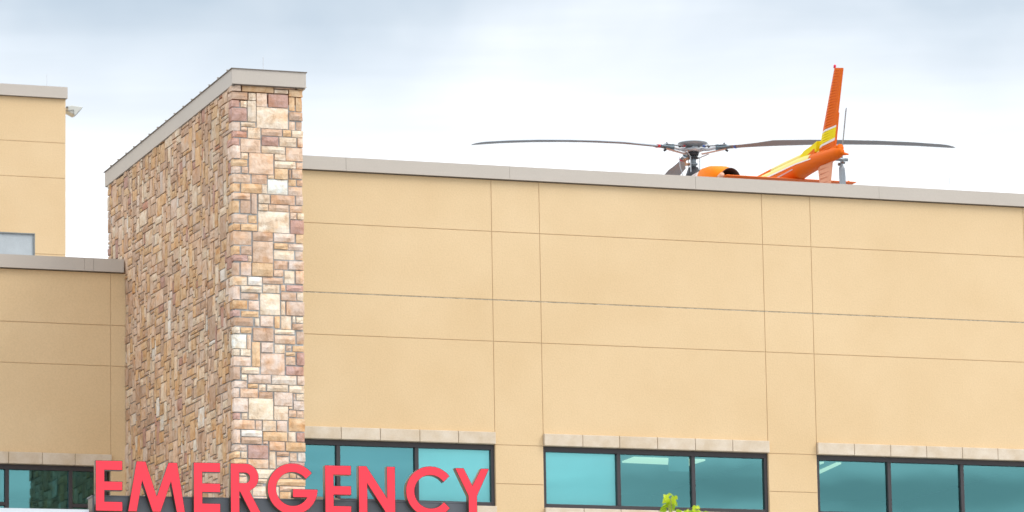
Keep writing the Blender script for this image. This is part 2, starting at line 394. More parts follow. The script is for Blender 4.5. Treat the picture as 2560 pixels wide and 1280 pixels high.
# ---- metal unit on the wing roof
unit = thing('rooftop_unit', 'pale galvanised metal box standing on the wing roof before the penthouse', 'ventilation unit', (19, 80, 14.6))
ux = on_y(86, 600, 80).x-19
GALV = weather(mat('galvanised', (.50, .54, .56), .5, .35), .12, 3)
b = MB(); b.box(-3, ux-.02, .02, 1.6, 0, 1.91); b.build('body', GALV, unit)
b = MB(); b.box(-3, ux+.01, -.01, 1.62, 1.91, 1.93); b.box(ux-.02, ux+.012, 0, 1.62, .0, 1.909); b.build('trim', mat('dark_seam', (.2, .22, .22), .5), unit)

# ------------------------------------------------------------------ stone tower
TX0, TX1, TY, TYB = 20.20, 21.37, 67.705, 75.26
tower = thing('stone_tower', 'tall square pillar tower clad in split sandstone under a sloped metal cap', 'tower')
TZ = lambda y: 16.775 - .0262*(y-67.65)
def nzv(p, s=9.): return noise.noise(Vector(p)*s)
def rough_box(mb, lo, hi, fr, tint, amp=.012, bev=.014, seg=.09):
    """rock faced block; fr = set of protruding sides like 'y-' , 'x-', 'x+'"""
    n = []
    for a_ in range(3):
        k = max(1 if a_ == 1 and 'x-' not in fr else 2, min(4, round((hi[a_]-lo[a_])/seg)))
        n.append(k)
    if 'x-' in fr and 'y-' not in fr: n[0] = 1
    if 'y-' in fr and 'x-' not in fr and 'x+' not in fr: n[1] = 1
    ids = {}; vs = []; fs = []; ph = rnd.random()*50
    def vert(i, j, k):
        if (i, j, k) in ids: return ids[(i, j, k)]
        c = [lo[q]+(hi[q]-lo[q])*t/n[q] for q, t in enumerate((i, j, k))]
        bd = [(-1 if t == 0 else (1 if t == n[q] else 0)) for q, t in enumerate((i, j, k))]
        nb = sum(1 for q in bd if q)
        h = nzv((c[0]+ph, c[1]*1.3, c[2]+ph), 7)+.5*nzv((c[0]+ph, c[1]+3, c[2]), 17)
        if 'y-' in fr and bd[1] == -1: c[1] += bev+rnd.uniform(-.004, .005) if nb > 1 else -amp*(h+.2)
        if 'x-' in fr and bd[0] == -1: c[0] += bev+rnd.uniform(-.004, .005) if nb > 1 else -amp*(h+.2)
        if 'x+' in fr and bd[0] == 1: c[0] -= bev+rnd.uniform(-.004, .005) if nb > 1 else -amp*(h+.2)
        front = ('y-' in fr and bd[1] == -1) or ('x-' in fr and bd[0] == -1)
        if front:
            if bd[2]: c[2] -= bd[2]*.004*rnd.random()
            if 'y-' in fr and bd[0]: c[0] -= bd[0]*.004*rnd.random()
            if 'x-' in fr and bd[1]: c[1] -= bd[1]*.004*rnd.random()
        ids[(i, j, k)] = len(vs); vs.append(tuple(c)); return ids[(i, j, k)]
    def grid(ax, side):
        u, v = [q for q in range(3) if q != ax]
        for a_ in range(n[u]):
            for b_ in range(n[v]):
                q = []
                for (da, db) in ((0, 0), (1, 0), (1, 1), (0, 1)):
                    t = [0, 0, 0]; t[ax] = side*n[ax]; t[u] = a_+da; t[v] = b_+db; q.append(vert(*t))
                if (side == 1) == (ax == 1): q = q[::-1]
                fs.append(tuple(q))
    for ax in range(3):
        for side in (0, 1):
            if ax == 1 and side == 1: continue
            if ax == 0 and side == 1 and fr == {'x-'}: continue
            grid(ax, side)
    mb.add(vs, fs, 0, tint)
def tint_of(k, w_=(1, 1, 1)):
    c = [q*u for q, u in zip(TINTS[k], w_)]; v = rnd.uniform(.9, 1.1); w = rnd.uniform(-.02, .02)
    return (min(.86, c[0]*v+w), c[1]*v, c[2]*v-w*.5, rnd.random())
# front face, course by course: pixel boxes read off the facade, 8 px to a picture pixel
TR = {200: """190,85,335,215T 370,100,995,240O 1015,130,1430,185B 1460,165,1590,195O 1010,195,1285,270C 1305,205,1580,335O 190,235,475,380B 495,260,640,400C 190,400,315,530R 335,415,455,545C 475,415,640,830C 655,265,860,530T 890,290,1280,550R 1305,345,1420,615O 1440,355,1580,630O 180,560,455,815R 657,550,1285,970C 1305,645,1570,810B 195,835,325,1010P 345,845,630,930C 345,945,460,1010T 1310,830,1425,1000T 1450,840,1580,1010B 480,955,730,1170C 755,978,1165,1115B 1185,1000,1345,1130O 1365,1015,1585,1150C 185,1020,460,1140R 190,1158,310,1295R 335,1180,730,1450T""",
340: """760,15,1090,195R 1112,30,1450,210C 1475,45,1580,225T 200,185,330,440P 755,205,1220,350C 1245,235,1575,500T 350,335,480,455C 505,345,990,760T 1015,365,1230,490C 190,465,470,600O 1015,510,1430,645C 1455,530,1580,660T 200,605,335,735P 360,615,485,740B 1015,655,1275,865O 1300,675,1345,850B 1365,670,1570,855T 180,755,535,925T 560,770,865,950B 880,785,1000,850C 1295,870,1445,995O 1465,880,1600,1005B 880,870,1275,1165W 1295,1015,1575,1195P 185,945,325,1105O 345,955,755,1140O 767,965,870,1145C""",
480: """185,20,525,145T 550,30,660,435B 690,50,915,225C 940,65,1420,250B 1445,85,1575,260P 188,165,305,410O 335,165,535,420B 690,243,880,370C 897,255,1300,390T 1320,275,1580,410T 688,390,1310,810C 190,440,475,610P 495,460,660,620O 1330,415,1450,545T 1472,425,1600,550C 1333,565,1595,840R 190,630,325,760O 345,640,665,775O 182,780,550,1050T 580,800,980,975B 1005,830,1415,1000P 1445,848,1590,1025O 580,993,980,1415T 1005,1025,1275,1145O 1295,1035,1570,1165P 190,1068,320,1240O 350,1075,555,1250B 1005,1165,1405,1350C 1435,1185,1590,1360P""",
620: """190,140,470,255R 488,150,555,270C 1005,250,1280,425B 1300,265,1575,435P 191,285,315,545B 340,285,545,550P 565,300,980,565O 1003,440,1190,565T 1215,455,1415,710C 1440,460,1590,715P 197,563,465,740C 485,578,760,745W 780,590,1185,715B 195,760,320,1025P 345,765,755,885C 785,732,1115,895C 1145,740,1230,855T 1258,745,1585,865R 345,905,690,1030P 728,915,1125,1335C 1147,885,1445,1050B 1467,890,1585,1055C 197,1043,470,1215O 500,1055,705,1235P 1147,1068,1225,1340C 1250,1080,1595,1350P""",
760: """190,120,320,240R 352,140,695,255O 182,268,585,435B 625,285,705,435C 735,238,985,445P 1018,245,1120,480O 1147,240,1350,505C 1375,250,1425,370C 1451,258,1585,375C 1372,395,1595,515B 187,455,315,580C 342,465,555,580O 587,478,990,740B 1018,515,1415,600C 1458,550,1580,800B 170,605,450,885W 468,610,540,900T 1020,625,1430,795T 567,757,725,1250O 752,772,985,965P 1020,810,1225,985C 1248,830,1345,935B 1377,835,1595,950O 196,902,315,1025C 337,905,530,1035C 747,988,1220,1410P 1242,965,1430,1035O 1242,1055,1430,1215T 1461,975,1580,1225R 192,1048,540,1230P""",
900: """190,130,325,385B 357,142,705,270C 1247,128,1580,305R 357,290,460,400C 490,295,940,465P 960,312,1450,490W 1471,325,1590,500P 190,415,460,545P 482,478,680,560O 705,487,840,615C 865,497,1280,630C 1310,512,1585,655C 195,560,310,740P 332,572,680,750T 705,633,980,765B 1010,647,1370,915P 1392,672,1435,800P 1456,677,1580,805C 178,762,475,1035P 497,767,985,1190C 1397,822,1600,1000P 1006,922,1285,1200C 1303,932,1375,980C 1300,1005,1450,1140T 1468,1010,1590,1150T 188,1053,330,1180R 360,1055,475,1185C""",
1040: """190,78,615,260T 641,87,760,270P 777,92,1040,305C 1067,97,1265,310P 1302,45,1590,305O 200,268,325,540P 350,283,760,410W 350,423,760,555B 787,320,1265,500O 1292,320,1435,510C 1462,335,1605,515R 197,565,460,690P 487,583,885,850R 790,505,880,560P 912,512,1215,690T 1240,528,1585,705O 192,708,320,830O 347,713,460,840C 912,712,1030,1050C 1057,722,1300,800B 1062,815,1300,1000P 1325,735,1460,905T 1487,732,1600,910W 188,850,460,1000O 487,863,890,1045T 1325,930,1600,1080R 1062,1018,1300,1240T 190,1018,460,1190C 485,1063,1040,1240C 1322,1098,1440,1240O 1460,1100,1590,1240T 190,1208,460,1390T 485,1258,900,1340C 920,1258,1590,1390O 190,1408,560,1560T 485,1358,780,1390P 580,1408,1100,1600C 1120,1408,1590,1500T 1120,1518,1590,1700O 190,1580,560,1760B 580,1618,900,1760P 920,1618,1100,1760T"""}
front_stones = []; stones = []   # (area, MB)
for y0, txt in TR.items():
    for s in txt.split():
        k = s[-1]; a_, b_, c_, d_ = [float(q) for q in s[:-1].split(',')]
        px0, px1, pyc = 560+a_/8, 560+c_/8, y0+(b_+d_)/16
        h = (d_-b_)/8
        pc = on_y((px0+px1)/2, pyc, TY-.02)
        x0, x1 = on_y(px0, pyc, TY-.02).x, on_y(px1, pyc, TY-.02).x
        zt = on_y((px0+px1)/2, y0+b_/8, TY-.02).z; zb = on_y((px0+px1)/2, y0+d_/8, TY-.02).z
        front_stones.append([x0, x1, zb, zt, k, a_ < 215, c_ > 1560])
occ = set(); CW, CH = .092, .066; SZ0, SZ1 = 8.9, 16.85
for (x0, x1, zb, zt, k, lc, rc) in front_stones:
    mb = MB(); pr = rnd.uniform(.02, .042); fr = {'y-'}; yb = TY+.06; xa, xb = x0, x1
    if lc:
        fr.add('x-'); L_ = rnd.choice([1, 1, 2, 2, 3]); yb = TY+L_*CW-.01; xa = TX0-.002-rnd.uniform(0, .02)
        for j in range(int((zb-SZ0)/CH+.4), int((zt-SZ0)/CH+.6)):
            for i in range(L_): occ.add((i, j))
    if rc:
        fr.add('x+'); xb = max(x1, TX1-.01)+rnd.uniform(-.004, .02); yb = max(yb, TY+.2)
    if zt > 16.76: zt = 16.79
    rough_box(mb, (xa, TY-pr, zb), (xb, yb, zt), fr, tint_of(k))
    stones.append(((x1-x0)*(zt-zb), mb))
# side face: random ashlar packed on a grid
NJ = int((SZ1-SZ0)/CH); NI = int((TYB-TY)/CW)
for j in range(NJ):
    for i in range(NI):
        if (i, j) in occ: continue
        y_ = TY+i*CW; z_ = SZ0+j*CH
        if y_ > WY+.06 and z_ < 14.5: continue
        if z_ > TZ(y_)-.03: continue
        big = rnd.random()
        if big < .09: w, h = rnd.choice([(4, 5), (3, 6), (5, 4), (4, 6), (3, 5)])
        elif big < .30: w, h = rnd.choice([(1, 4), (2, 5), (1, 5), (2, 4), (1, 3), (2, 6)])
        elif big < .62: w, h = rnd.choice([(2, 2), (3, 3), (2, 3), (3, 3)])
        else: w, h = rnd.choice([(3, 2), (4, 2), (4, 1), (3, 1), (5, 2), (2, 1), (2, 2)])
        ww = 0
        while ww < w and i+ww < NI and (i+ww, j) not in occ: ww += 1
        w = ww; hh = 0
        while hh < h and all((i+q, j+hh) not in occ for q in range(w)): hh += 1
        h = hh
        for p in range(w):
            for q in range(h): occ.add((i+p, j+q))
        y1 = min(y_+w*CW, TYB); z1 = z_+h*CH
        if z1 > TZ(y_)-.01: z1 = TZ(y_)+.0
        k = rnd.choices('TOCBPRW', [36, 22, 15, 20, 7, 4, 1.5])[0]
        mb = MB(); pr = rnd.uniform(-.004, .010); g_ = .005; gz = .009
        last = y1 > TYB-.02
        fr = {'x-'}
        rough_box(mb, (TX0-pr, y_+g_, z_+gz), (TX0+.08, y1-g_+(rnd.uniform(0, .05) if last else 0), z1-gz), fr, tint_of(k, (.86, .83, .79)), amp=.008, bev=.008)  # shade of the left face put into its stone tints: darker, browner
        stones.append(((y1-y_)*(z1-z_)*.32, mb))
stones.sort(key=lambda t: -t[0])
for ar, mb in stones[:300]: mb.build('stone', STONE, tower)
rest = MB()
for ar, mb in stones[300:]: rest.add(mb.v, mb.f); rest.tint += mb.tint
o = rest.build('stone_facing', STONE, tower); o['kind'] = 'stuff'
b = MB(); b.box(TX0+.028, TX1-.02, TY+.005, TYB-.02, 0, 16.5); b.build('mortar_core', MORTAR, tower)
# rear edge of the left face: quoin ends showing against the sky
# metal cap: front fascia, sloping side fascia, roof and standing seams
cz0, cz1 = 16.778, 17.03; CXL, CXR, CYF = TX0-.016, 21.405, 67.625
sl_ = (16.804-17.018)/(75.34-67.634)
zt_ = lambda y: 17.02+sl_*(y-67.63)
def slope_box(mb, x0, x1, y0, y1, d0, d1, mi=0):
    vs = [(x, y, zt_(y)+d) for x in (x0, x1) for y in (y0, y1) for d in (d0, d1)]
    mb.add(vs, [(0, 1, 3, 2), (4, 6, 7, 5), (0, 4, 5, 1), (2, 3, 7, 6), (0, 2, 6, 4), (1, 5, 7, 3)], mi)
b = MB(); b.box(CXL, CXR, CYF, CYF+.03, cz0, cz1); b.box(CXL-.008, CXR+.008, CYF-.008, CYF-.0005, cz0, cz0+.014); b.build('coping_section', COPING, tower)
yj = [CYF+.031, 71.55, 75.36]
for i in range(2):
    b = MB(); slope_box(b, CXL, CXL+.03, yj[i]+.003, yj[i+1], -.258, 0); b.build('coping_section', COPING, tower)
b = MB(); slope_box(b, CXR-.03, CXR, CYF+.031, 75.36, -.258, 0); b.build('coping_section', COPING, tower)
b = MB(); slope_box(b, CXL+.0, CXR, 75.361, 75.39, -.258, 0); b.build('coping_section', COPING, tower)
b = MB(); slope_box(b, CXL-.018, CXR+.018, CYF-.014, 75.42, .001, .012); b.build('roof_edge', COPTRIM, tower)
b = MB(); slope_box(b, CXL+.02, CXR-.02, CYF+.035, 75.355, -.1, -.001); b.build('roof', COPING, tower)
b = MB(); slope_box(b, CXL+.015, CXL+.05, CYF+.02, 75.35, -.27, -.255); b.box(CXL+.03, CXR-.02, CYF+.012, CYF+.06, cz0-.012, cz0-.001); b.build('drip_edge', COPTRIM, tower)
for y in (67.934, 68.462, 68.961, 69.466, 69.978, 70.481, 71.006, 71.531, 72.038, 72.56, 73.073, 73.535, 74.036, 74.55, 75.038):
    b = MB(); slope_box(b, CXL+.005, CXR-.005, y, y+.022, .013, .050); slope_box(b, CXL, CXR, y-.008, y+.03, .0505, .056)
    b.build('roof_seam', COPING, tower)

# ------------------------------------------------------------------ lightning rods
ROD = mat('rod_metal', (.55, .55, .55), .4, .6)
def rod(x, y, z, h, label):
    t = thing('lightning_rod', label, 'lightning rod', (x, y, z), 'thin lightning rods on the parapets')
    b = MB(); b.tube([(0, 0, 0), (0, 0, h)], .004, 6); b.build('rod', ROD, t)
    b = MB(); b.tube([(0, 0, 0), (0, 0, .03)], .02, 8); b.build('base', ROD, t)
q = on_y(658, 176, 68.3); rod(q.x, 68.3, 17.02, .38, 'thin lightning rod standing on the cap of the stone tower')
q = on_y(117, 213, 86.3); rod(q.x, 86.3, 20.62, .31, 'thin lightning rod on the penthouse block at far left')
q = on_y(1484, 420, 70.15); rod(q.x, 70.15, 16.165, .25, 'faint lightning rod on the long parapet left of the helicopter')
q = on_y(2374, 450, 70.15); rod(q.x, 70.15, 16.165, .27, 'faint lightning rod on the long parapet right of the helicopter tail')

# ------------------------------------------------------------------ floodlight on the penthouse
fl = thing('floodlight', 'white wedge shaped floodlight bracketed to the corner of the penthouse block', 'floodlight', (xr, 86.6, 20.62))
def at(px, py, Y): return on_y(px, py, Y)-Vector((xr, 86.6, 20.62))
P = [at(166, 268, 86.6), at(176, 265.5, 86.6), at(204.5, 270, 86.6), at(185, 291, 86.6), at(167, 281, 86.6)]
WH = mat('floodlight_glass', (.62, .70, .72), .15); GY = mat('floodlight_body', (.55, .56, .52), .4, .3)
b = MB(); n = len(P)
vs = [tuple(p+Vector((0, -.1, 0))) for p in P]+[tuple(p+Vector((0, .14, 0))) for p in P]
b.add(vs, [tuple(range(n))[::-1], tuple(range(n, 2*n))]+[(i, (i+1) % n, n+(i+1) % n, n+i) for i in range(n)])
o = b.build('housing', [GY], fl, bevel=.008); clean_normals(o)
a1, a2 = at(204.5, 270, 86.6), at(185, 291, 86.6)
b = MB(); vs = [tuple(a1+Vector((.004, -.105, 0))), tuple(a1+Vector((.004, .145, 0))), tuple(a2+Vector((.006, .145, -.006))), tuple(a2+Vector((.006, -.105, -.006)))]
b.add(vs, [(0, 1, 2, 3)]); b.build('lens', WH, fl)
b = MB(); b.tube([at(160, 277, 86.48), at(172, 277, 86.48), at(184, 275, 86.48), at(184, 286, 86.48)], .008, 6); b.tube([at(166, 267, 86.48), at(170, 269, 86.48)], .02, 8)
b.build('bracket', mat('bracket', (.12, .11, .1), .5), fl)

# ------------------------------------------------------------------ canopy and sign
SR = math.radians(-3.25); SP = Vector((17.21317, 55.09351, 0))
canopy = thing('entrance_canopy', 'dark grey metal canopy fascia on columns before the stone tower', 'canopy', SP, None, SR)
FASC = weather(mat('fascia_metal', (.125, .135, .155), .38, .0, .5), .08, 1.5)
FAS2 = mat('fascia_side', (.17, .14, .105), .6)
b = MB(); b.box(-2.56, 2.46, .13, .16, 7.2, 8.60); b.build('fascia', FASC, canopy)
b = MB(); b.box(-2.575, 2.475, .125, .45, 8.602, 8.618); b.build('fascia_cap', FASC, canopy)
b = MB(); b.box(-2.565, -2.545, .161, .42, 7.2, 8.6); b.box(2.44, 2.455, .161, .42, 7.2, 8.6); b.box(-2.54, 2.44, .4, .42, 7.2, 8.6); b.build('fascia_return', FAS2, canopy)
b = MB(); b.add([(-2.55+3.0, .42, 8.60), (3.32, .42, 8.60), (3.02-2.34+.16, .42, 8.72), (.2, 2.2, 8.60), (1.32, 2.2, 8.60), (.55, 2.2, 8.74)], [])
b = MB(); b.add([(.35, .47, 8.55), (1.02, .47, 8.55), (.70, .47, 8.685), (.42, .47, 8.70), (.2, .47, 8.70), (.35, 1.4, 8.55), (1.02, 1.4, 8.55), (.70, 1.4, 8.685), (.42, 1.4, 8.70), (.2, 1.4, 8.7)],
    [(0, 1, 2, 3, 4), (9, 8, 7, 6, 5), (1, 6, 7, 2), (2, 7, 8, 3), (3, 8, 9, 4), (4, 9, 5, 0), (0, 5, 6, 1)]); b.build('roof_hip', mat('tan_roof', (.36, .29, .20), .7), canopy)
b = MB(); b.box(-9, -2.62, .1, .18, 8.0, 8.43); b.box(-9, -2.62, .18, 6, 8.38, 8.428); b.build('white_gutter', weather(mat('white_gutter', (.66, .71, .76), .4), .05, 1), canopy)
b = MB(); b.box(-9, 6, .5, 6, 7.4, 7.6); b.build('soffit', FASC, canopy)
for cx in (-8, -2.2, 5):
    b = MB(); b.box(cx-.2, cx+.2, 1, 1.4, 0, 7.4); b.build('column', STONE if False else LINTEL, canopy)

sign = thing('emergency_sign', 'large red channel letters reading EMERGENCY mounted along the dark canopy fascia', 'sign', SP+Vector((0, 0, 8.405)), None, SR)
RED = mat('red_acrylic', (.90, .040, .062), .55, 0, .3)
pb = RED.node_tree.nodes['Principled BSDF']; pb.inputs['Emission Color'].default_value = (1, .07, .12, 1); pb.inputs['Emission Strength'].default_value = .05
RETURN = mat('bronze_return', (.16, .125, .085), .32, .55); TRIM = mat('black_trim', (.02, .018, .02), .5)
H = .642
def arc(cx, cy, r, a0, a1, n=28):
    return [(cx+r*math.cos(math.radians(a0+(a1-a0)*i/n)), cy+r*math.sin(math.radians(a0+(a1-a0)*i/n))) for i in range(n+1)]
def flip(pts, h): return [(x/h, 1-y/h) for x, y in pts]
GE = [[(0, 0), (.54, 0), (.54, .19), (.18, .19), (.18, .41), (.54, .41), (.54, .59), (.18, .59), (.18, .81), (.54, .81), (.54, 1), (0, 1)]]
GM = [flip([(100, 0), (208, 0), (335, 395), (470, 8), (575, 8), (665, 578), (565, 578), (500, 235), (380, 578), (285, 578), (167, 230), (105, 578), (0, 578)], 578)]
RB = [(0, 1), (.30, 1)]+[(.30+.273*math.cos(math.radians(t)), .722+.278*math.sin(math.radians(t))) for t in range(84, -46, -8)]+[(.39, .449), (.625, 0), (.414, 0), (.19, .431), (.182, .431), (.182, 0), (0, 0)]
RH = [(.182, .813), (.30, .813)]+[(.30+.09*math.cos(math.radians(t)), .7125+.1*math.sin(math.radians(t))) for t in range(80, -90, -16)]+[(.30, .61), (.182, .61)]
GR = [RB, RH]
ro, ri = .515, .335
GG = [arc(0, .51, ro, 39, 358)+[(ro-.005, .51), (0, .51), (0, .342)]+[(math.sqrt(ri*ri-.168**2), .342)]+arc(0, .51, ri, 325, 36)]
GC = [arc(0, .51, ro, 39, 321)+arc(0, .51, ri, 324, 36)]
GN = [[(0, 1), (.165, 1), (.585, .365), (.585, 1), (.757, 1), (.757, 0), (.60, 0), (.182, .64), (.182, 0), (0, 0)]]
GY_ = [[(0, 1), (.185, 1), (.362, .655), (.55, 1), (.72, 1), (.457, .44), (.457, 0), (.275, 0), (.275, .44)]]
def extrude_poly(name, polys, y0, y1, m, parent, loc, inset=0):
    cu = bpy.data.curves.new(name, 'CURVE'); cu.dimensions = '2D'; cu.fill_mode = 'BOTH'; cu.extrude = (y1-y0)/2; cu.offset = -inset
    for p in polys:
        sp = cu.splines.new('POLY'); sp.points.add(len(p)-1)
        for i, (x, y) in enumerate(p): sp.points[i].co = (x*H, y*H, 0, 1)
        sp.use_cyclic_u = True
    t = bpy.data.objects.new(name, cu); COL.objects.link(t)
    me = bpy.data.meshes.new_from_object(t.evaluated_get(bpy.context.evaluated_depsgraph_get()))
    bpy.data.objects.remove(t); bpy.data.curves.remove(cu)
    me.transform(Matrix.Rotation(math.radians(90), 4, 'X')); me.transform(Matrix.Translation((0, (y0+y1)/2, 0)))
    me.materials.clear(); me.materials.append(m); me.name = name
    o = bpy.data.objects.new(name, me); COL.objects.link(o); o.parent = parent; o.location = loc
    return o
for nm, pl, x in (('E', GE, -2.55), ('M', GM, -2.136), ('E', GE, -1.287), ('R', GR, -.807), ('G', GG, .004), ('E', GE, .43), ('N', GN, .874), ('C', GC, 1.832), ('Y', GY_, 2.16)):
    body = extrude_poly('letter', pl, .03, .125, RETURN, sign, (x, 0, 0))
    extrude_poly('trim_edge', pl, .022, .0297, TRIM, body, (0, 0, 0))
    extrude_poly('letter_face', pl, .020, .0217, RED, body, (0, 0, 0), .0055)

# ------------------------------------------------------------------ helicopter
HUB = Vector((32.182, 77.639, 0)); DECK = 15.2
heli = thing('helicopter', 'orange helicopter with yellow tail stripes parked on the hospital roof behind the parapet', 'helicopter', HUB+Vector((0, 0, DECK)), None, math.radians(.6))
Z = -DECK
def paint(name, c): return mat(name, c, .45, 0, .08)
ORG = paint('orange_paint', (.90, .22, .008)); DOR = paint('deep_orange_paint', (.74, .135, .008)); YEL = paint('yellow_paint', (.82, .66, .01)); PYEL = paint('pale_yellow_paint', (.80, .66, .22)); WHT = paint('white_paint', (.8, .74, .7))
PNK = paint('pale_paint', (.62, .50, .47)); BLK = mat('black_rubber', (.02, .02, .025), .5); GREY = mat('grey_metal', (.22, .26, .29), .4, .5)
BLADE = mat('blade_grey', (.20, .235, .27), .5); BLUE = paint('blue_band', (.05, .15, .6)); REDB = paint('red_band', (.6, .05, .06)); EXH = mat('burnt_exhaust', (.10, .065, .055), .6, .6)
LSIL = mat('light_alloy', (.5, .53, .56), .4, .6); GLS = mat('cabin_glass', (.03, .04, .05), .1)
def hz(pts): return [Vector((p[0], p[1], p[2]+Z)) for p in pts]
# fuselage pod, cowlings
b = MB(); b.tube(hz([(0, -2.3, 16.70), (0, -1.6, 16.5), (0, -.6, 16.38), (0, .6, 16.35), (0, 1.6, 16.3), (0, 2.5, 16.15), (0, 3.1, 16.0), (0, 3.4, 15.9)]),
    [(.38, .32), (.62, .55), (.85, .72), (.93, .82), (.93, .82), (.78, .62), (.45, .36), (.05, .05)], 20)
b.build('fuselage', ORG, heli, True)
b = MB(); b.tube(hz([(0, 1.7, 16.45), (0, 2.4, 16.35), (0, 2.95, 16.2)]), [(.94, .7), (.82, .58), (.5, .4)], 20); b.build('windscreen', GLS, heli, True)
b = MB(); b.tube(hz([(0, -.70, 17.38), (0, -.72, 17.38), (0, -1.05, 17.37), (0, -1.32, 17.36), (-.02, -1.5, 17.34)]), [(.235, .395), (.25, .405), (.265, .395), (.25, .35), (.19, .22)], 32, sq=.62); b.build('engine_cowling', ORG, heli, True)
tc_ = [(-.68, .26, .41), (-.52, .255, .41), (-.36, .25, .41), (-.20, .24, .40), (-.05, .22, .38), (.15, .18, .36), (.40, .10, .22)]
for k in range(6):
    b = MB(); b.tube(hz([(0, tc_[k][0], 17.38), (0, tc_[k+1][0]-.004, 17.38)]), [(tc_[k][1]*.92, tc_[k][2]*.95), (tc_[k+1][1]*.92, tc_[k+1][2]*.95)], 28, sq=.7); b.build('transmission_cowling', [WHT, PNK, WHT, PNK, GREY, PNK][k], heli, True)
# exhaust: open pipe, double walled
b = MB(); n = 28; A = [(-.05, -1.35, 17.33, .165), (-.09, -1.7, 17.345, .175), (-.118, -2.02, 17.35, .195)]
rings = [(p, r) for p, r in [((q[0], q[1], q[2]), q[3]) for q in A]]+[((q[0], q[1], q[2]), q[3]-.012) for q in A[::-1]]
vs = [(p[0]+r*math.cos(2*math.pi*k/n), p[1], p[2]+Z+r*math.sin(2*math.pi*k/n)) for p, r in rings for k in range(n)]
fs = [(i*n+k, i*n+(k+1) % n, (i+1)*n+(k+1) % n, (i+1)*n+k) for i in range(len(rings)-1) for k in range(n)]
fs.append(tuple((len(rings)-1)*n+k for k in range(n)))
b.add(vs, fs); b.build('exhaust_pipe', EXH, heli, True)
# tail boom with sloping shaft cover
bp_ = [(0, -1.9, 16.76, .36), (0, -3.0, 16.87, .28), (0, -4.0, 16.94, .225), (0, -5.0, 17.0, .175), (0, -5.8, 17.0, .135), (0, -6.45, 16.98, .10), (0, -6.6, 16.975, .05)]
b = MB(); b.tube(hz([p[:3] for p in bp_]), [p[3] for p in bp_], 18); b.build('tail_boom', DOR, heli, True)
# painted stripes on the boom: thin shells lifted off the skin, port and starboard
def boom_shell(y0, y1, a00, a01, a10, a11, m, name, lift=.004, n=14):
    b = MB(); vs = []; fs = []; kk = 6
    for i in range(n+1):
        t = i/n; y = y0+(y1-y0)*t
        for q in range(len(bp_)-1):
            if bp_[q][1] >= y >= bp_[q+1][1]:
                s = (bp_[q][1]-y)/(bp_[q][1]-bp_[q+1][1]); zc = bp_[q][2]*(1-s)+bp_[q+1][2]*s; r = bp_[q][3]*(1-s)+bp_[q+1][3]*s
        lo_, hi_ = a00+(a10-a00)*t, a01+(a11-a01)*t
        for j in range(kk+1):
            an = math.radians(lo_+(hi_-lo_)*j/kk); vs.append((math.cos(an)*(r+lift), y, zc+Z+math.sin(an)*(r+lift)))
    for i in range(n):
        for j in range(kk): fs.append((i*(kk+1)+j, (i+1)*(kk+1)+j, (i+1)*(kk+1)+j+1, i*(kk+1)+j+1))
    b.add(vs, fs); return b.build(name, m, heli, True)
for sgn in (0, 1):
    f_ = (lambda a_: a_) if sgn == 0 else (lambda a_: 180-a_)
    boom_shell(-2.9, -5.5, f_(112), f_(150), f_(92), f_(165), PYEL, 'yellow_stripe')
    boom_shell(-2.9, -5.6, f_(150.2), f_(158), f_(165.2), f_(174), WHT, 'white_stripe')
    boom_shell(-2.9, -5.5, f_(104), f_(111.8), f_(86), f_(91.8), WHT, 'white_stripe')
    boom_shell(-3.6, -4.9, f_(184), f_(192), f_(186), f_(192), PNK, 'registration_band')
b = MB(); b.tube(hz([(0, -1.8, 17.10), (0, -3.0, 17.13), (0, -3.7, 17.155)]), [.10, .08, .075], 12); b.build('shaft_cover', DOR, heli, True)
b = MB(); b.tube(hz([(0, -3.705, 17.155), (0, -4.2, 17.17), (0, -5.0, 17.18), (0, -5.7, 17.12)]), [.075, .072, .066, .04], 12); b.build('shaft_cover', PYEL, heli, True)
# fin root bump
b = MB(); pts = [(-4.85, 17.16), (-5.15, 17.26), (-5.45, 17.29), (-5.72, 17.33), (-5.66, 17.15), (-5.3, 17.1)]
def plate(pts, th, mi=0, bb=None):
    bb = bb or MB(); n = len(pts); vs = [(s*th/2, y, z+Z) for s in (-1, 1) for y, z in pts]
    bb.add(vs, [tuple(range(n))[::-1], tuple(range(n, 2*n))]+[(i, (i+1) % n, n+(i+1) % n, n+i) for i in range(n)], mi); return bb
plate(pts, .13); 
b = plate(pts, .13); o = b.build('fin_root', YEL, heli, bevel=.01); clean_normals(o)
b = plate([(-5.2, 17.13), (-5.6, 17.21), (-5.64, 17.10), (-5.25, 17.07)], .15); o = b.build('fin_root_panel', DOR, heli); clean_normals(o)
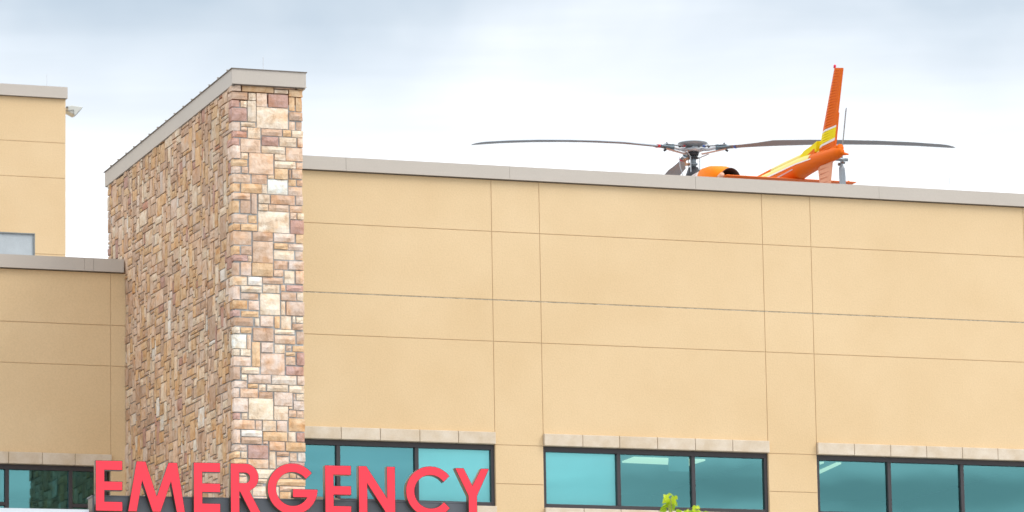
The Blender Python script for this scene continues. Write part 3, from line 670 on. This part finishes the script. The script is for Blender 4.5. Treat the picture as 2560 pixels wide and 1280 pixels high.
# fin made of ribbed slices
def fin(zs_le, zs_te, nsl, colour, name):
    b = MB(); (l0, l1), (t0, t1) = zs_le, zs_te
    for k in range(nsl):
        for (u, v, th) in ((k/nsl, (k+.72)/nsl, .088), ((k+.72)/nsl, (k+1)/nsl, .056)):
            le = [(l0[0]+(l1[0]-l0[0])*q, l0[1]+(l1[1]-l0[1])*q) for q in (u, v)]
            te = [(t0[0]+(t1[0]-t0[0])*q, t0[1]+(t1[1]-t0[1])*q) for q in (u, v)]
            midf = .3
            vs = []
            for s in (-1, 1):
                for (a_, c_) in zip(le, te):
                    vs += [(s*.012, a_[0], a_[1]+Z), (s*th/2, a_[0]+(c_[0]-a_[0])*midf, a_[1]+(c_[1]-a_[1])*midf+Z), (s*.012, c_[0], c_[1]+Z)]
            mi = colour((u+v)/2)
            b.add(vs, [(0, 1, 4, 3), (1, 2, 5, 4), (6, 9, 10, 7), (7, 10, 11, 8), (0, 3, 9, 6), (2, 8, 11, 5), (3, 4, 5, 11, 10, 9), (0, 6, 7, 8, 2, 1)], mi)
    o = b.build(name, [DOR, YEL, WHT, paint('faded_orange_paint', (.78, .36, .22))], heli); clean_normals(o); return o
def finc(t):
    if t < .10: return 0
    if t < .13: return 2
    if t < .27: return 1
    if t < .295: return 2
    return 0
fin(((-5.62, 17.05), (-6.42, 18.50)), ((-6.285, 17.09), (-6.75, 18.43)), 30, finc, 'upper_fin')
b = plate([(-6.29, 17.03), (-6.50, 17.68), (-6.53, 17.68), (-6.335, 17.03)], .02); o = b.build('fin_tab', DOR, heli); clean_normals(o)
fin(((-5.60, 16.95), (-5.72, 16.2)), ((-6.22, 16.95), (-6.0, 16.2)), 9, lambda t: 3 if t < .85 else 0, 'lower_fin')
b = MB(); b.tube(hz([(0, -6.40, 18.50), (0, -6.42, 18.545), (0, -6.42, 18.56)]), [.022, .024, .008], 8); b.build('beacon', mat('beacon_red', (.7, .02, .08), .3), heli, True)
b = MB(); b.tube(hz([(0, -6.30, 17.03), (.08, -6.33, 17.02), (.18, -6.3, 17.0), (.26, -6.32, 16.99)]), [.065, .045, .03, .012], 10); b.tube(hz([(-.02, -5.9, 17.06), (.02, -6.5, 17.06)]), [.03, .07], 10); b.build('tail_gearbox', DOR, heli, True)
# tailplane
b = MB(); b.add([(-1.44, -4.45, 16.80+Z), (1.08, -4.45, 16.80+Z), (1.08, -4.88, 16.80+Z), (-1.44, -4.88, 16.80+Z), (-1.44, -4.55, 16.835+Z), (1.08, -4.55, 16.835+Z), (1.08, -4.86, 16.815+Z), (-1.44, -4.86, 16.815+Z)],
    [(0, 1, 2, 3), (7, 6, 5, 4), (0, 4, 5, 1), (1, 5, 6, 2), (2, 6, 7, 3), (3, 7, 4, 0)]); b.build('tailplane', DOR, heli)
b = MB(); b.tube(hz([(-1.45, -4.6, 16.82), (-1.48, -4.75, 16.83)]), [.05, .045], 12); b.build('tailplane_light', paint('pale_lens', (.8, .45, .33)), heli, True)
b = MB(); b.tube(hz([(1.05, -4.6, 16.82), (1.05, -4.6, 16.88)]), [.03, .015], 10); b.build('tailplane_light', DOR, heli, True)
# tail rotor
b = MB(); b.tube(hz([(.18, -5.82, 17.0), (.47, -5.82, 17.0)]), .03, 10)
for q in (-1, 1): b.tube(hz([(.33, -5.82+q*.09, 16.93), (.37, -5.82+q*.09, 16.93)]), .03, 8); b.tube(hz([(.35, -5.82, 16.95), (.35, -5.82+q*.12, 16.93)]), .012, 6)
tr_ = b.build('tail_rotor_hub', GREY, heli, True)
def tblade(sgn):
    b = MB(); prof = [(.0, .07, .025, .5), (.10, .08, .02, .4), (.16, .12 if sgn < 0 else .1, .016, .1 if sgn < 0 else .9), (.30, .15, .012, .25 if sgn < 0 else 1.30), (.84, .15, .008, .35 if sgn < 0 else 1.32), (.87, .10, .004, .35 if sgn < 0 else 1.32)]
    vs = []; fs = []
    for (r, c_, th, an) in prof:
        # chord direction: an=0 lies along x (broadside to the viewer), pi/2 along y
        cx, cy = math.cos(an), math.sin(an); nx_, ny_ = -cy, cx
        for (u, v) in ((-.5, 0), (-.15, .5), (.5, 0), (-.15, -.5)):
            vs.append((.35+cx*c_*u+nx_*th*v, -5.82+cy*c_*u+ny_*th*v - sgn*.3*(r if sgn > 0 else -r*.2), 17.0+Z+sgn*r))
    for i in range(len(prof)-1):
        for k in range(4): fs.append((i*4+k, i*4+(k+1) % 4, (i+1)*4+(k+1) % 4, (i+1)*4+k))
    fs += [(3, 2, 1, 0), tuple(len(prof)*4-4+k for k in range(4))]
    b.add(vs, fs); o = b.build('tail_rotor_blade', BLADE, heli); clean_normals(o)
tblade(1); tblade(-1)
# mast and rotor head
HZ = 18.322
b = MB(); b.tube(hz([(0, 0, 17.66), (0, 0, 17.80), (0, 0, 17.93)]), [.19, .14, .095], 16); b.build('mast_fairing', BLK, heli, True)
b = MB(); b.tube(hz([(0, 0, 17.92), (0, 0, HZ-.14)]), .058, 16); b.tube(hz([(0, 0, 17.98), (0, 0, 18.01)]), .085, 16); b.build('mast', GREY, heli, True)
b = MB(); b.tube(hz([(0, 0, HZ-.17), (0, 0, HZ-.10)]), [.10, .12], 16); b.tube(hz([(0, 0, HZ-.22), (0, 0, HZ-.20)]), .11, 16); b.build('swashplate', BLK, heli, True)
b = MB(); b.tube(hz([(0, 0, HZ-.10), (0, 0, HZ-.06), (0, 0, HZ-.02)]), [.12, .22, .13], 20); b.build('rotor_hub', LSIL, heli, True)
b = MB(); b.tube(hz([(0, 0, HZ-.01), (0, 0, HZ+.03), (0, 0, HZ+.066), (0, 0, HZ+.08), (0, 0, HZ+.094), (0, 0, HZ+.10)]), [.12, .19, .285, .275, .13, .02], 28); b.build('vibration_damper', mat('damper_paint', (.30, .33, .35), .4, .2), heli, True)
b = MB(); b.tube(hz([(0, 0, HZ-.03), (0, 0, HZ+.05)]), .07, 14); b.box(-.055, .055, -.12, -.07, HZ-.02+Z, HZ+.04+Z); b.build('damper_core', LSIL, heli)
for az, band in ((-163, REDB), (-44, BLUE), (80, REDB)):
    d = Vector((math.cos(math.radians(az)), math.sin(math.radians(az)), 0)); w = Vector((-d.y, d.x, 0)); up = Vector((0, 0, 1))
    base = Vector((0, 0, HZ+Z))
    # starflex arm, sleeve plates and horn
    b = MB(); b.tube([base+d*.1-up*.055, base+d*.32-up*.07, base+d*.52-up*.055], [(.09, .035), (.05, .03), (.03, .02)], 8)
    for s, zz in ((1, -.015), (1, -.125)):
        b.tube([base+d*.18+up*(zz+(.012 if zz > -.05 else -.025)), base+d*.68+up*(zz+(.0 if zz > -.05 else .03))], [(.05, .012)]*2, 6)
    o = b.build('rotor_arm', LSIL, heli)
    b = MB(); b.tube([base+d*.50-up*.11, base+d*.50+up*.0], .045, 8); b.tube([base+d*.50-up*.06, base+d*.80-up*.065], [(.07, .04), (.07, .03)], 8); b.build('blade_sleeve', mat('sleeve', (.10, .15, .18), .5), heli)
    b = MB(); b.tube([base+d*.66-up*.115, base+d*.70-up*.14], .022, 6); b.tube([base+d*.62+up*.0, base+d*.64+up*.025], .012, 6); b.tube([base+d*.3-up*.02, base+d*.33+up*.0], .03, 6); b.build('bolt', BLK, heli)
    b = MB(); b.tube([base+d*.22-up*.005, base+d*.25-up*.005], [(.055, .02)]*2, 8); b.tube([base+d*.84-up*.07, base+d*.87-up*.07], [(.078, .032)]*2, 8); b.build('colour_band', band, heli)
    prof = [(.76, .13, .05, -.068), (1.0, .14, .04, -.075), (1.35, .22, .035, -.088), (1.7, .35, .036, -.10), (2.4, .34, .034, -.15), (3.0, .34, .032, -.205), (3.7, .34, .03, -.28), (4.4, .34, .028, -.37), (4.95, .34, .024, -.455), (5.06, .32, .018, -.475), (5.14, .16, .008, -.49)]
    vs = []; fs = []
    for (r, c_, th, dz) in prof:
        tw = -math.radians(10-2.0*r)
        ch = w*math.cos(tw)+up*math.sin(tw); nn = up*math.cos(tw)-w*math.sin(tw)
        c0 = base+d*r+up*dz
        for (u, v) in ((.28, 0), (.18, .45), (-.1, .5), (-.72, 0), (-.1, -.5), (.18, -.45)): vs.append(c0+ch*c_*u+nn*th*v)
    for i in range(len(prof)-1):
        for k in range(6): fs.append((i*6+k, i*6+(k+1) % 6, (i+1)*6+(k+1) % 6, (i+1)*6+k))
    fs += [tuple(range(6))[::-1], tuple(len(prof)*6-6+k for k in range(6))]
    b = MB(); b.add(vs, fs); o = b.build('rotor_blade', BLADE, heli); clean_normals(o)
    b = MB(); a_ = math.radians(az+28); dd = Vector((math.cos(a_), math.sin(a_), 0))
    b.tube([base+dd*.11-up*.21, base+dd*.30-up*.13], .012, 6); b.tube([base+dd*.13-up*.2, base+dd*.12+Vector((0, 0, 17.72-HZ))], .010, 6)
    b.build('pitch_link', LSIL, heli)
b = MB(); b.tube([base+Vector((-.1, 0, -.22)), base+Vector((-.2, -.05, -.27)), base+Vector((-.17, -.05, -.35)), base+Vector((-.08, 0, -.33))], .03, 8); b.build('scissor_link', mat('copper_tone', (.5, .27, .16), .5, .3), heli)
b = MB(); b.tube([base+Vector((-.28, 0, -.2)), base+Vector((-.27, 0, -.38)), base+Vector((-.20, 0, -.6))], .008, 6); b.build('cable', LSIL, heli)
# landing skids
for s in (-1, 1):
    b = MB(); b.tube([(s*1.1, -1.3, .06), (s*1.1, 2.3, .06), (s*1.1, 2.7, .2)], .045, 10)
    b.tube([(s*1.1, -.7, .08), (s*.85, -.7, .45), (s*.4, -.7, .55)], .035, 8); b.tube([(s*1.1, 1.5, .08), (s*.85, 1.5, .45), (s*.4, 1.5, .55)], .035, 8)
    b.build('skid', GREY, heli, True)
# ------------------------------------------------------------------ young tree in front
TD = 50.0
def tp(px, py, d=TD): return CAMP+ray(px, py)*d
tb = tp(1700, 1300); tree = thing('young_tree', 'young tree whose lime green top sprigs reach up before the middle window', 'tree', (tb.x, tb.y, 0))
BARK = weather(mat('bark', (.24, .18, .12), .9), .3, 8)
def leafmat(name, c, tr):
    m = mat(name, c, .45, 0, .4); t = m.node_tree; n = t.nodes; l = t.links; b = n['Principled BSDF']
    tl = n.new('ShaderNodeBsdfTranslucent'); mixs = n.new('ShaderNodeMixShader'); mixs.inputs[0].default_value = .45
    oi = n.new('ShaderNodeObjectInfo'); g = n.new('ShaderNodeNewGeometry')
    x = n.new('ShaderNodeTexNoise'); x.inputs['Scale'].default_value = 14; l.new(g.outputs['Position'], x.inputs['Vector'])
    ad = n.new('ShaderNodeMath'); ad.operation = 'ADD'; l.new(oi.outputs['Random'], ad.inputs[0]); l.new(x.outputs['Fac'], ad.inputs[1])
    r = n.new('ShaderNodeMapRange'); r.inputs['From Min'].default_value = .3; r.inputs['From Max'].default_value = 1.5; l.new(ad.outputs[0], r.inputs[0])
    mm = n.new('ShaderNodeMix'); mm.data_type = 'RGBA'; mm.inputs['A'].default_value = (*c, 1); mm.inputs['B'].default_value = (*tr, 1)
    l.new(r.outputs[0], mm.inputs['Factor']); l.new(mm.outputs['Result'], b.inputs['Base Color']); l.new(mm.outputs['Result'], tl.inputs[0])
    l.new(b.outputs[0], mixs.inputs[1]); l.new(tl.outputs[0], mixs.inputs[2]); l.new(mixs.outputs[0], n['Material Output'].inputs['Surface']); return m
LEAF = leafmat('lime_leaf', (.22, .38, .012), (.60, .72, .04))
base = Vector((tb.x, tb.y, 0))
def w2l(v): return v-base
b = MB(); hgt = tb.z
b.tube([(0, 0, 0), (.03, .02, 1.5), (-.02, 0, 3), (.02, .01, 4.6), (0, 0, hgt-.5)], [.09, .08, .06, .04, .018], 10); b.build('trunk', BARK, tree, True)
tips = [(1676, 1241), (1672, 1262), (1740, 1268), (1722, 1272), (1766, 1276), (1700, 1275)]
for i, t in enumerate(tips):
    q = w2l(tp(*t, TD+rnd.uniform(-.15, .15)))
    b = MB(); z0 = hgt-1.0-.15*i; mid = Vector((q.x*.55, q.y*.55, (z0+q.z)/2+.0))
    b.tube([(0, 0, z0), mid, q], [.016, .010, .003], 6); b.build('branch', BARK, tree, True)
for i in range(16):
    an = rnd.uniform(0, 6.28); r_ = rnd.uniform(.6, 1.3); zz = rnd.uniform(2.4, hgt-1.3)
    b = MB(); b.tube([(0, 0, zz-.4), (math.cos(an)*r_*.5, math.sin(an)*r_*.5, zz+.1), (math.cos(an)*r_, math.sin(an)*r_, zz+.3)], [.022, .013, .004], 6); b.build('branch', BARK, tree, True)
def leaf_geo(s=1.0, fold=.25, droop=.35):
    rows = [(0, .0, .0), (.06, .30, .36), (.2, .42, .46), (.42, .42, .44), (.64, .30, .32), (.84, .13, .14), (1, 0, 0)]
    vs = []; fs = []
    for (t, wl, wr) in rows:
        z = -droop*t*t
        vs += [(-wl*s, t*s-(.07*s if t == .06 else 0), (z+fold*wl)*s), (0, t*s, z*s), (wr*s, t*s-(.07*s if t == .06 else 0), (z+fold*wr)*s)]
    for i in range(len(rows)-1):
        for k in range(2): fs.append((i*3+k, i*3+k+1, i*3+4+k, i*3+3+k))
    return vs, fs
lmeshes = []
for s_, f_, d_ in ((1, .25, .3), (1, .1, .6), (1, .45, .15)):
    vs, fs = leaf_geo(1, f_, d_); me = bpy.data.meshes.new('leaf'); me.from_pydata(vs, [], fs); me.materials.append(LEAF)
    me.polygons.foreach_set('use_smooth', [True]*len(fs)); lmeshes.append(me)
def leaf_at(px, py, s, ang, pitch_, d=TD, yaw_=None):
    o = bpy.data.objects.new('leaf', rnd.choice(lmeshes)); COL.objects.link(o); o.parent = tree
    o.location = w2l(tp(px, py, d)); o.scale = (s, s, s)
    dirv = (CR*math.cos(math.radians(ang))+CU*math.sin(math.radians(ang)))*math.cos(pitch_)-fwd*math.sin(pitch_)
    nrm = (-fwd+Vector((rnd.uniform(-.9, .9), rnd.uniform(-.3, .3), .5+rnd.uniform(-.8, .9))))
    xx = dirv.cross(nrm).normalized(); nn = xx.cross(dirv).normalized()
    o.rotation_euler = Matrix((xx, dirv.normalized(), nn)).transposed().to_euler()
main_leaves = [(1667, 1237, 15, -80), (1672, 1243, 17, -125), (1676, 1246, 19, -100), (1682, 1241, 18, -55), (1684, 1247, 16, -75), (1673, 1238, 10, 10), (1690, 1240, 10, -60),
    (1676, 1258, 15, -140), (1681, 1262, 14, -60), (1670, 1265, 14, -170), (1688, 1256, 11, -40), (1678, 1255, 14, -95), (1668, 1270, 16, -150), (1680, 1268, 14, -100), (1686, 1263, 10, -80)]
for (x, y, s, an) in main_leaves: leaf_at(x-3, y, s*1.18/228, an, rnd.uniform(-.3, .5), TD+rnd.uniform(-.05, .05))
for i in range(34):
    t = rnd.random(); x = 1693+t*76; top = 1267+4*math.sin(t*9)+(-3 if .52 < t < .68 else 4)+5*t
    leaf_at(x, rnd.uniform(top, top+14), rnd.uniform(8, 13)/228, rnd.choice([-20, -160, -60, -120, 20, 200, -90]), rnd.uniform(-.4, .5), TD+rnd.uniform(-.2, .2))
for i in range(26):
    leaf_at(rnd.uniform(1655, 1765), rnd.uniform(1280, 1305), rnd.uniform(11, 16)/228, rnd.uniform(-180, 0), rnd.uniform(-.4, .5), TD+rnd.uniform(-.25, .25))
crown = MB(); vs0, fs0 = leaf_geo(1, .25, .35)
for i in range(2600):
    while True:
        p = Vector((rnd.uniform(-1, 1), rnd.uniform(-1, 1), rnd.uniform(-1, 1)))
        if .35 < p.length < 1 and noise.noise(p*2.3+Vector((3, 1, 2))) > -.12: break
    hh = hgt-.12-2.0; rr_ = 1.25*(1-.45*max(0, p.z))
    c = Vector((p.x*rr_, p.y*rr_, hh+p.z*1.75-.15))
    R_ = Matrix.Rotation(rnd.uniform(0, 6.28), 3, 'Z') @ Matrix.Rotation(rnd.uniform(-1.2, .6), 3, 'X'); s = rnd.uniform(.05, .085)
    crown.add([R_ @ (Vector(v)*s)+c for v in vs0], fs0)
o = crown.build('crown', LEAF, tree, True); o['kind'] = 'stuff'
